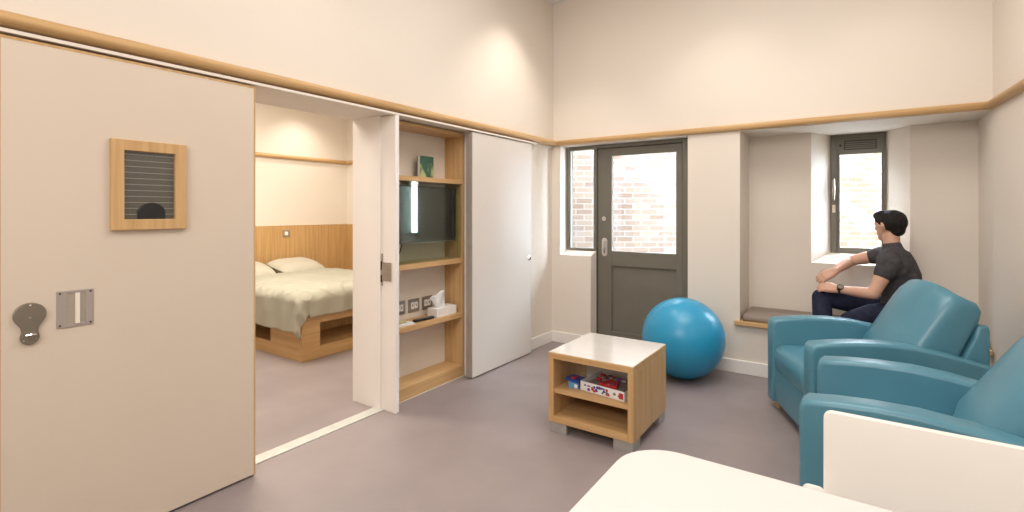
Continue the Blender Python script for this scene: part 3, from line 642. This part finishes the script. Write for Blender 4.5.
# back shell: rounded upper corners, straight sides
def backpoly(x0, x1, z0, z1, r):
    p = [(x0, z0), (x1, z0)]
    for i in range(9): a = R(90*i/8); p.append((x1-r+r*math.cos(a), z1-r+r*math.sin(a)))
    for i in range(9): a = R(90+90*i/8); p.append((x0+r+r*math.cos(a), z1-r+r*math.sin(a)))
    return p
ch.part('backrest', MB().prism(backpoly(-0.066, 0.46, 0.44, 0.845, 0.022), 'y', 1.625, 1.645), CREAMPL, bevel=0.003, seg=3)
for s_ in (-1, 1):
    xe = -0.066 if s_ < 0 else 0.46
    m = MB().puffy([(0, 0)]*0 or [(1.22, 0.44), (1.22, 0.60), (1.25, 0.635), (1.30, 0.642), (1.55, 0.644), (1.60, 0.636), (1.625, 0.622), (1.645, 0.622), (1.645, 0.44)], xe-0.052 if s_ < 0 else xe-0.005, xe+0.005 if s_ < 0 else xe+0.052, 0.018, 0, 5, 3).swapxy()
    ch.part('armrest', m, CREAMPL, smooth=True, angle=60)
ch.part('seat', MB().prism(rrect(-0.066, 0.46, 1.21, 1.64, 0.03), 'z', 0.40, 0.45), CREAMPL, bevel=0.012, seg=3)
ch.part('base', MB().prism([(1.24, 0), (1.64, 0), (1.60, 0.40), (1.28, 0.40)], 'x', -0.04, 0.43), CREAMPL, bevel=0.02, seg=3)

# ------------------------------------------------------------ man on the window seat
def capsule_mesh(name, segs, balls, voxel, smooth_it=6):
    m = MB()
    for chain in segs:
        pts = [Vector(p) for p, r in chain]; rs = [r for p, r in chain]
        # add hemispherical ends
        d0 = (pts[0]-pts[1]).normalized(); d1_ = (pts[-1]-pts[-2]).normalized()
        P = [pts[0]+d0*rs[0]*math.sin(R(a)) for a in (85, 60, 30)]+pts+[pts[-1]+d1_*rs[-1]*math.sin(R(a)) for a in (30, 60, 85)]
        Q_ = [rs[0]*math.cos(R(a)) for a in (85, 60, 30)]+rs+[rs[-1]*math.cos(R(a)) for a in (30, 60, 85)]
        m.tube(P, Q_, 16)
    for c, r in balls: m.sphere(c, r, 20, 14)
    me = bpy.data.meshes.new(name); me.from_pydata(m.v, [], m.f)
    bm = bmesh.new(); bm.from_mesh(me); bmesh.ops.recalc_face_normals(bm, faces=bm.faces); bm.to_mesh(me); bm.free()
    o = bpy.data.objects.new(name, me); COL.objects.link(o)
    rm = o.modifiers.new('r', 'REMESH'); rm.mode = 'VOXEL'; rm.voxel_size = voxel; rm.use_smooth_shade = True
    sm = o.modifiers.new('s', 'SMOOTH'); sm.factor = 0.5; sm.iterations = smooth_it
    dg = bpy.context.evaluated_depsgraph_get(); dg.update()
    me2 = bpy.data.meshes.new_from_object(o.evaluated_get(dg))
    bpy.data.objects.remove(o); me2.name = name
    for p in me2.polygons: p.use_smooth = True
    return me2
hc = Vector((0.240, 4.85, 1.282))                 # head centre
fwd = Vector((-0.78, 0.62, -0.06)).normalized()   # where the face looks
side = Vector((0, 0, 1)).cross(fwd).normalized(); upv = fwd.cross(side)
def H(f, s_, u_): return tuple(hc+fwd*f+side*s_+upv*u_)
shN, elN, wrN = (0.232, 4.665, 1.010), (0.130, 4.615, 0.775), (-0.093, 4.675, 0.783)
shF, elF, wrF = (0.195, 4.965, 1.045), (-0.010, 5.015, 0.985), (-0.120, 4.83, 0.905)
hip = (0.30, 4.83, 0.615)
body_segs = [
    [(hip, 0.125), ((0.305, 4.83, 0.74), 0.112), ((0.292, 4.83, 0.90), 0.122), ((0.27, 4.83, 0.99), 0.105)],
    [((0.268, 4.77, 0.97), 0.09), ((0.258, 4.87, 0.98), 0.09)],
    [((0.268, 4.83, 1.05), 0.062), ((0.252, 4.838, 1.15), 0.054), (tuple(hc+Vector((0.01, -0.005, -0.06))), 0.056)],
    [(shN, 0.062), (tuple((Vector(shN)+Vector(elN))/2), 0.052), (elN, 0.042)],
    [(elN, 0.043), (tuple(Vector(elN).lerp(Vector(wrN), 0.35)), 0.042), (wrN, 0.027)],
    [(shF, 0.06), (tuple((Vector(shF)+Vector(elF))/2), 0.050), (elF, 0.042)],
    [(elF, 0.042), (tuple(Vector(elF).lerp(Vector(wrF), 0.35)), 0.041), (wrF, 0.027)],
    # skull and jaw
    [(H(-0.018, 0, 0.028), 0.088), (H(0.018, 0, 0.030), 0.080)],
    [(H(0.02, 0, -0.01), 0.070), (H(0.045, 0, -0.06), 0.048), (H(0.062, 0, -0.085), 0.030)],
    [(H(0.092, 0, 0.008), 0.010), (H(0.108, 0, -0.018), 0.011), (H(0.098, 0, -0.028), 0.012)],
    [(H(0.086, -0.018, -0.056), 0.009), (H(0.091, 0, -0.055), 0.010), (H(0.086, 0.018, -0.056), 0.009)],
    [(H(0.085, -0.035, 0.022), 0.009), (H(0.093, 0, 0.020), 0.009), (H(0.085, 0.035, 0.022), 0.009)],
    # thighs, knees, shins, feet (inside trousers and shoes)
    [((0.27, 4.90, 0.60), 0.088), ((0.03, 4.83, 0.66), 0.075), ((-0.205, 4.74, 0.695), 0.055)],
    [((-0.205, 4.74, 0.695), 0.056), ((-0.195, 4.64, 0.56), 0.055), ((-0.17, 4.50, 0.34), 0.038)],
    [((0.28, 4.74, 0.60), 0.088), ((0.13, 4.66, 0.60), 0.078), ((-0.015, 4.58, 0.56), 0.056)],
    [((-0.015, 4.58, 0.56), 0.056), ((-0.01, 4.54, 0.42), 0.055), ((0.0, 4.50, 0.13), 0.038)],
    [((-0.17, 4.50, 0.32), 0.036), ((-0.22, 4.44, 0.27), 0.034), ((-0.27, 4.40, 0.25), 0.03)],
    [((0.0, 4.51, 0.07), 0.036), ((-0.04, 4.46, 0.045), 0.034), ((-0.09, 4.40, 0.035), 0.028)],
]
for s_ in (-1, 1):   # ears
    body_segs.append([(H(-0.004, s_*0.078, 0.022), 0.012), (H(-0.010, s_*0.086, 0.004), 0.013), (H(-0.002, s_*0.078, -0.020), 0.010)])
def hand(w, d, palmn, L=0.175, curl=0.5):
    """palm plus four fingers and a thumb; d = pointing direction, palmn = towards the palm side"""
    w = Vector(w); d = Vector(d).normalized(); pn = Vector(palmn); pn = (pn-d*pn.dot(d)).normalized(); sd = d.cross(pn).normalized()
    out = [[(tuple(w+sd*k*0.4), 0.024), (tuple(w+d*0.045+sd*k*0.8), 0.022), (tuple(w+d*0.082+sd*k), 0.019)] for k in (-0.026, 0, 0.026)]
    for i, (k, ln) in enumerate(((-0.032, 0.062), (-0.011, 0.074), (0.011, 0.070), (0.031, 0.054))):
        p = w+d*0.082+sd*k; p1 = p+(d*math.cos(curl*0.5)+pn*math.sin(curl*0.5)+sd*k*2)*ln*0.45
        p2 = p1+(d*math.cos(curl*1.3)+pn*math.sin(curl*1.3))*ln*0.32; p3 = p2+(d*math.cos(curl*2)+pn*math.sin(curl*2))*ln*0.25
        out.append([(tuple(p), 0.0120), (tuple(p1), 0.0108), (tuple(p2), 0.0098), (tuple(p3), 0.0085)])
    b = w+d*0.02-sd*0.026
    out.append([(tuple(b), 0.013), (tuple(b+d*0.032-sd*0.024+pn*0.008), 0.0115), (tuple(b+d*0.060-sd*0.030+pn*0.018), 0.009)])
    return out
body_segs += hand(wrN, (-1, 0.05, 0.10), (0, 0.75, -0.7), curl=0.55)
body_segs += hand(wrF, (-0.72, -0.25, -0.45), (0.2, 0.85, -0.5), curl=0.5)
man = Thing('person', 'man in charcoal t-shirt and dark jeans sitting in the window bay, looking outside', 'person', (0.25, 4.83, 0.515))
OFF = Vector(man.off)
def mesh_part(name, me, mt, parent=None):
    me.transform(Matrix.Translation(-OFF)); me.materials.clear(); me.materials.append(mt)
    o = bpy.data.objects.new(name, me); COL.objects.link(o); o.parent = parent or man.o; return o
body = mesh_part('body', capsule_mesh('body', body_segs, [], 0.0055, 4), SKIN)
# eyes
EYEW = mat('eye_white', (0.75, 0.72, 0.7), 0.2)
for s_ in (-1, 1):
    ey = man.part('eye', MB().sphere(H(0.078, s_*0.031, 0.010), 0.011, 12, 8), EYEW, smooth=True)
    man.part('iris', MB().sphere(H(0.0855, s_*0.031, 0.010), 0.0055, 10, 6), BLACK, ey, smooth=True)
# t-shirt: torso + short sleeves
def mid(a, b, t): return tuple(Vector(a).lerp(Vector(b), t))
shirt = [
    [((0.300, 4.83, 0.63), 0.140), ((0.315, 4.83, 0.74), 0.130), ((0.298, 4.83, 0.90), 0.138), ((0.275, 4.83, 1.00), 0.125)],
    [((0.270, 4.76, 0.975), 0.108), ((0.260, 4.88, 0.985), 0.108)],
    [((0.262, 4.75, 1.045), 0.072), ((0.258, 4.83, 1.075), 0.072), ((0.250, 4.90, 1.055), 0.068)],
    [(shN, 0.078), (mid(shN, elN, 0.18), 0.072), (mid(shN, elN, 0.33), 0.068)],
    [(shF, 0.072), (mid(shF, elF, 0.14), 0.066), (mid(shF, elF, 0.25), 0.062)],
    [((0.265, 4.83, 1.06), 0.085), ((0.258, 4.834, 1.115), 0.067)],
]
mesh_part('tshirt', capsule_mesh('tshirt', shirt, [], 0.008, 5), SHIRT)
jeans = [
    [((0.305, 4.80, 0.615), 0.135), ((0.30, 4.88, 0.615), 0.135)],
    [((0.27, 4.90, 0.61), 0.100), ((0.03, 4.83, 0.665), 0.088), ((-0.205, 4.74, 0.700), 0.070)],
    [((-0.205, 4.74, 0.700), 0.070), ((-0.195, 4.64, 0.56), 0.070), ((-0.172, 4.515, 0.36), 0.056)],
    [((0.28, 4.74, 0.61), 0.100), ((0.13, 4.66, 0.605), 0.090), ((-0.015, 4.58, 0.56), 0.070)],
    [((-0.015, 4.58, 0.56), 0.070), ((-0.01, 4.54, 0.42), 0.068), ((0.0, 4.505, 0.14), 0.056)],
]
mesh_part('jeans', capsule_mesh('jeans', jeans, [], 0.009, 5), JEANS)
shoes = [[((-0.17, 4.51, 0.305), 0.045), ((-0.22, 4.45, 0.262), 0.042), ((-0.285, 4.39, 0.240), 0.036)]]
mesh_part('shoe', capsule_mesh('shoe', shoes, [], 0.008, 4), BLACK)
shoes = [[((0.005, 4.52, 0.055), 0.045), ((-0.04, 4.46, 0.045), 0.042), ((-0.10, 4.39, 0.038), 0.036)]]
mesh_part('shoe', capsule_mesh('shoe', shoes, [], 0.008, 4), BLACK)
hair = [
    [(H(-0.030, 0, 0.034), 0.093), (H(0.012, 0, 0.045), 0.084)],
    [(H(-0.055, 0, 0.0), 0.070), (H(-0.058, 0, -0.03), 0.052)],
    [(H(0.03, -0.03, 0.085), 0.042), (H(0.068, -0.015, 0.086), 0.030), (H(0.072, 0.025, 0.084), 0.030), (H(0.03, 0.03, 0.085), 0.042)],
    [(H(-0.01, -0.066, 0.045), 0.026), (H(-0.03, -0.06, 0.01), 0.024)],
    [(H(-0.01, 0.066, 0.045), 0.026), (H(-0.03, 0.06, 0.01), 0.024)],
]
mesh_part('hair', capsule_mesh('hair', hair, [], 0.006, 3), HAIR)
# watch on the near wrist
wd = (Vector(wrN)-Vector(elN)).normalized(); wp = Vector(wrN)-wd*0.012
m = MB().tube([wp-wd*0.012, wp+wd*0.012], 0.031, 24)
wa = man.part('watch_strap', m, BLACK, smooth=True)
fn = Vector((0.15, -0.75, 0.65)).normalized()
man.part('watch_case', MB().tube([wp+fn*0.026, wp+fn*0.040], 0.023, 24), BLACK, wa, smooth=True, angle=30)
man.part('watch_face', MB().tube([wp+fn*0.040, wp+fn*0.0412], 0.017, 24), GREYP, wa, smooth=True, angle=30)

# ------------------------------------------------------------ outside
for nm, xa, xb, mt, lb in (('wall_courtyard', -1, 2.75, BRICK, 'pale weathered brick wall seen through the outer door'), ('wall_courtyard_right', 2.75, 9, BRICKO, 'orange brick wall seen through the bay window')):
    bw = MB().box((xa, 0, -0.5), (xb, 0.25, 3.1)).build(nm, mt)
    bw.location = (-3.2, 6.0, 0); bw.rotation_euler = (0, 0, math.atan2(0.6, 0.8))
    struct(bw, lb)
struct(MB().box((-12, 5.5, -0.25), (12, 22, -0.12)).build('ground_courtyard', GROUND))
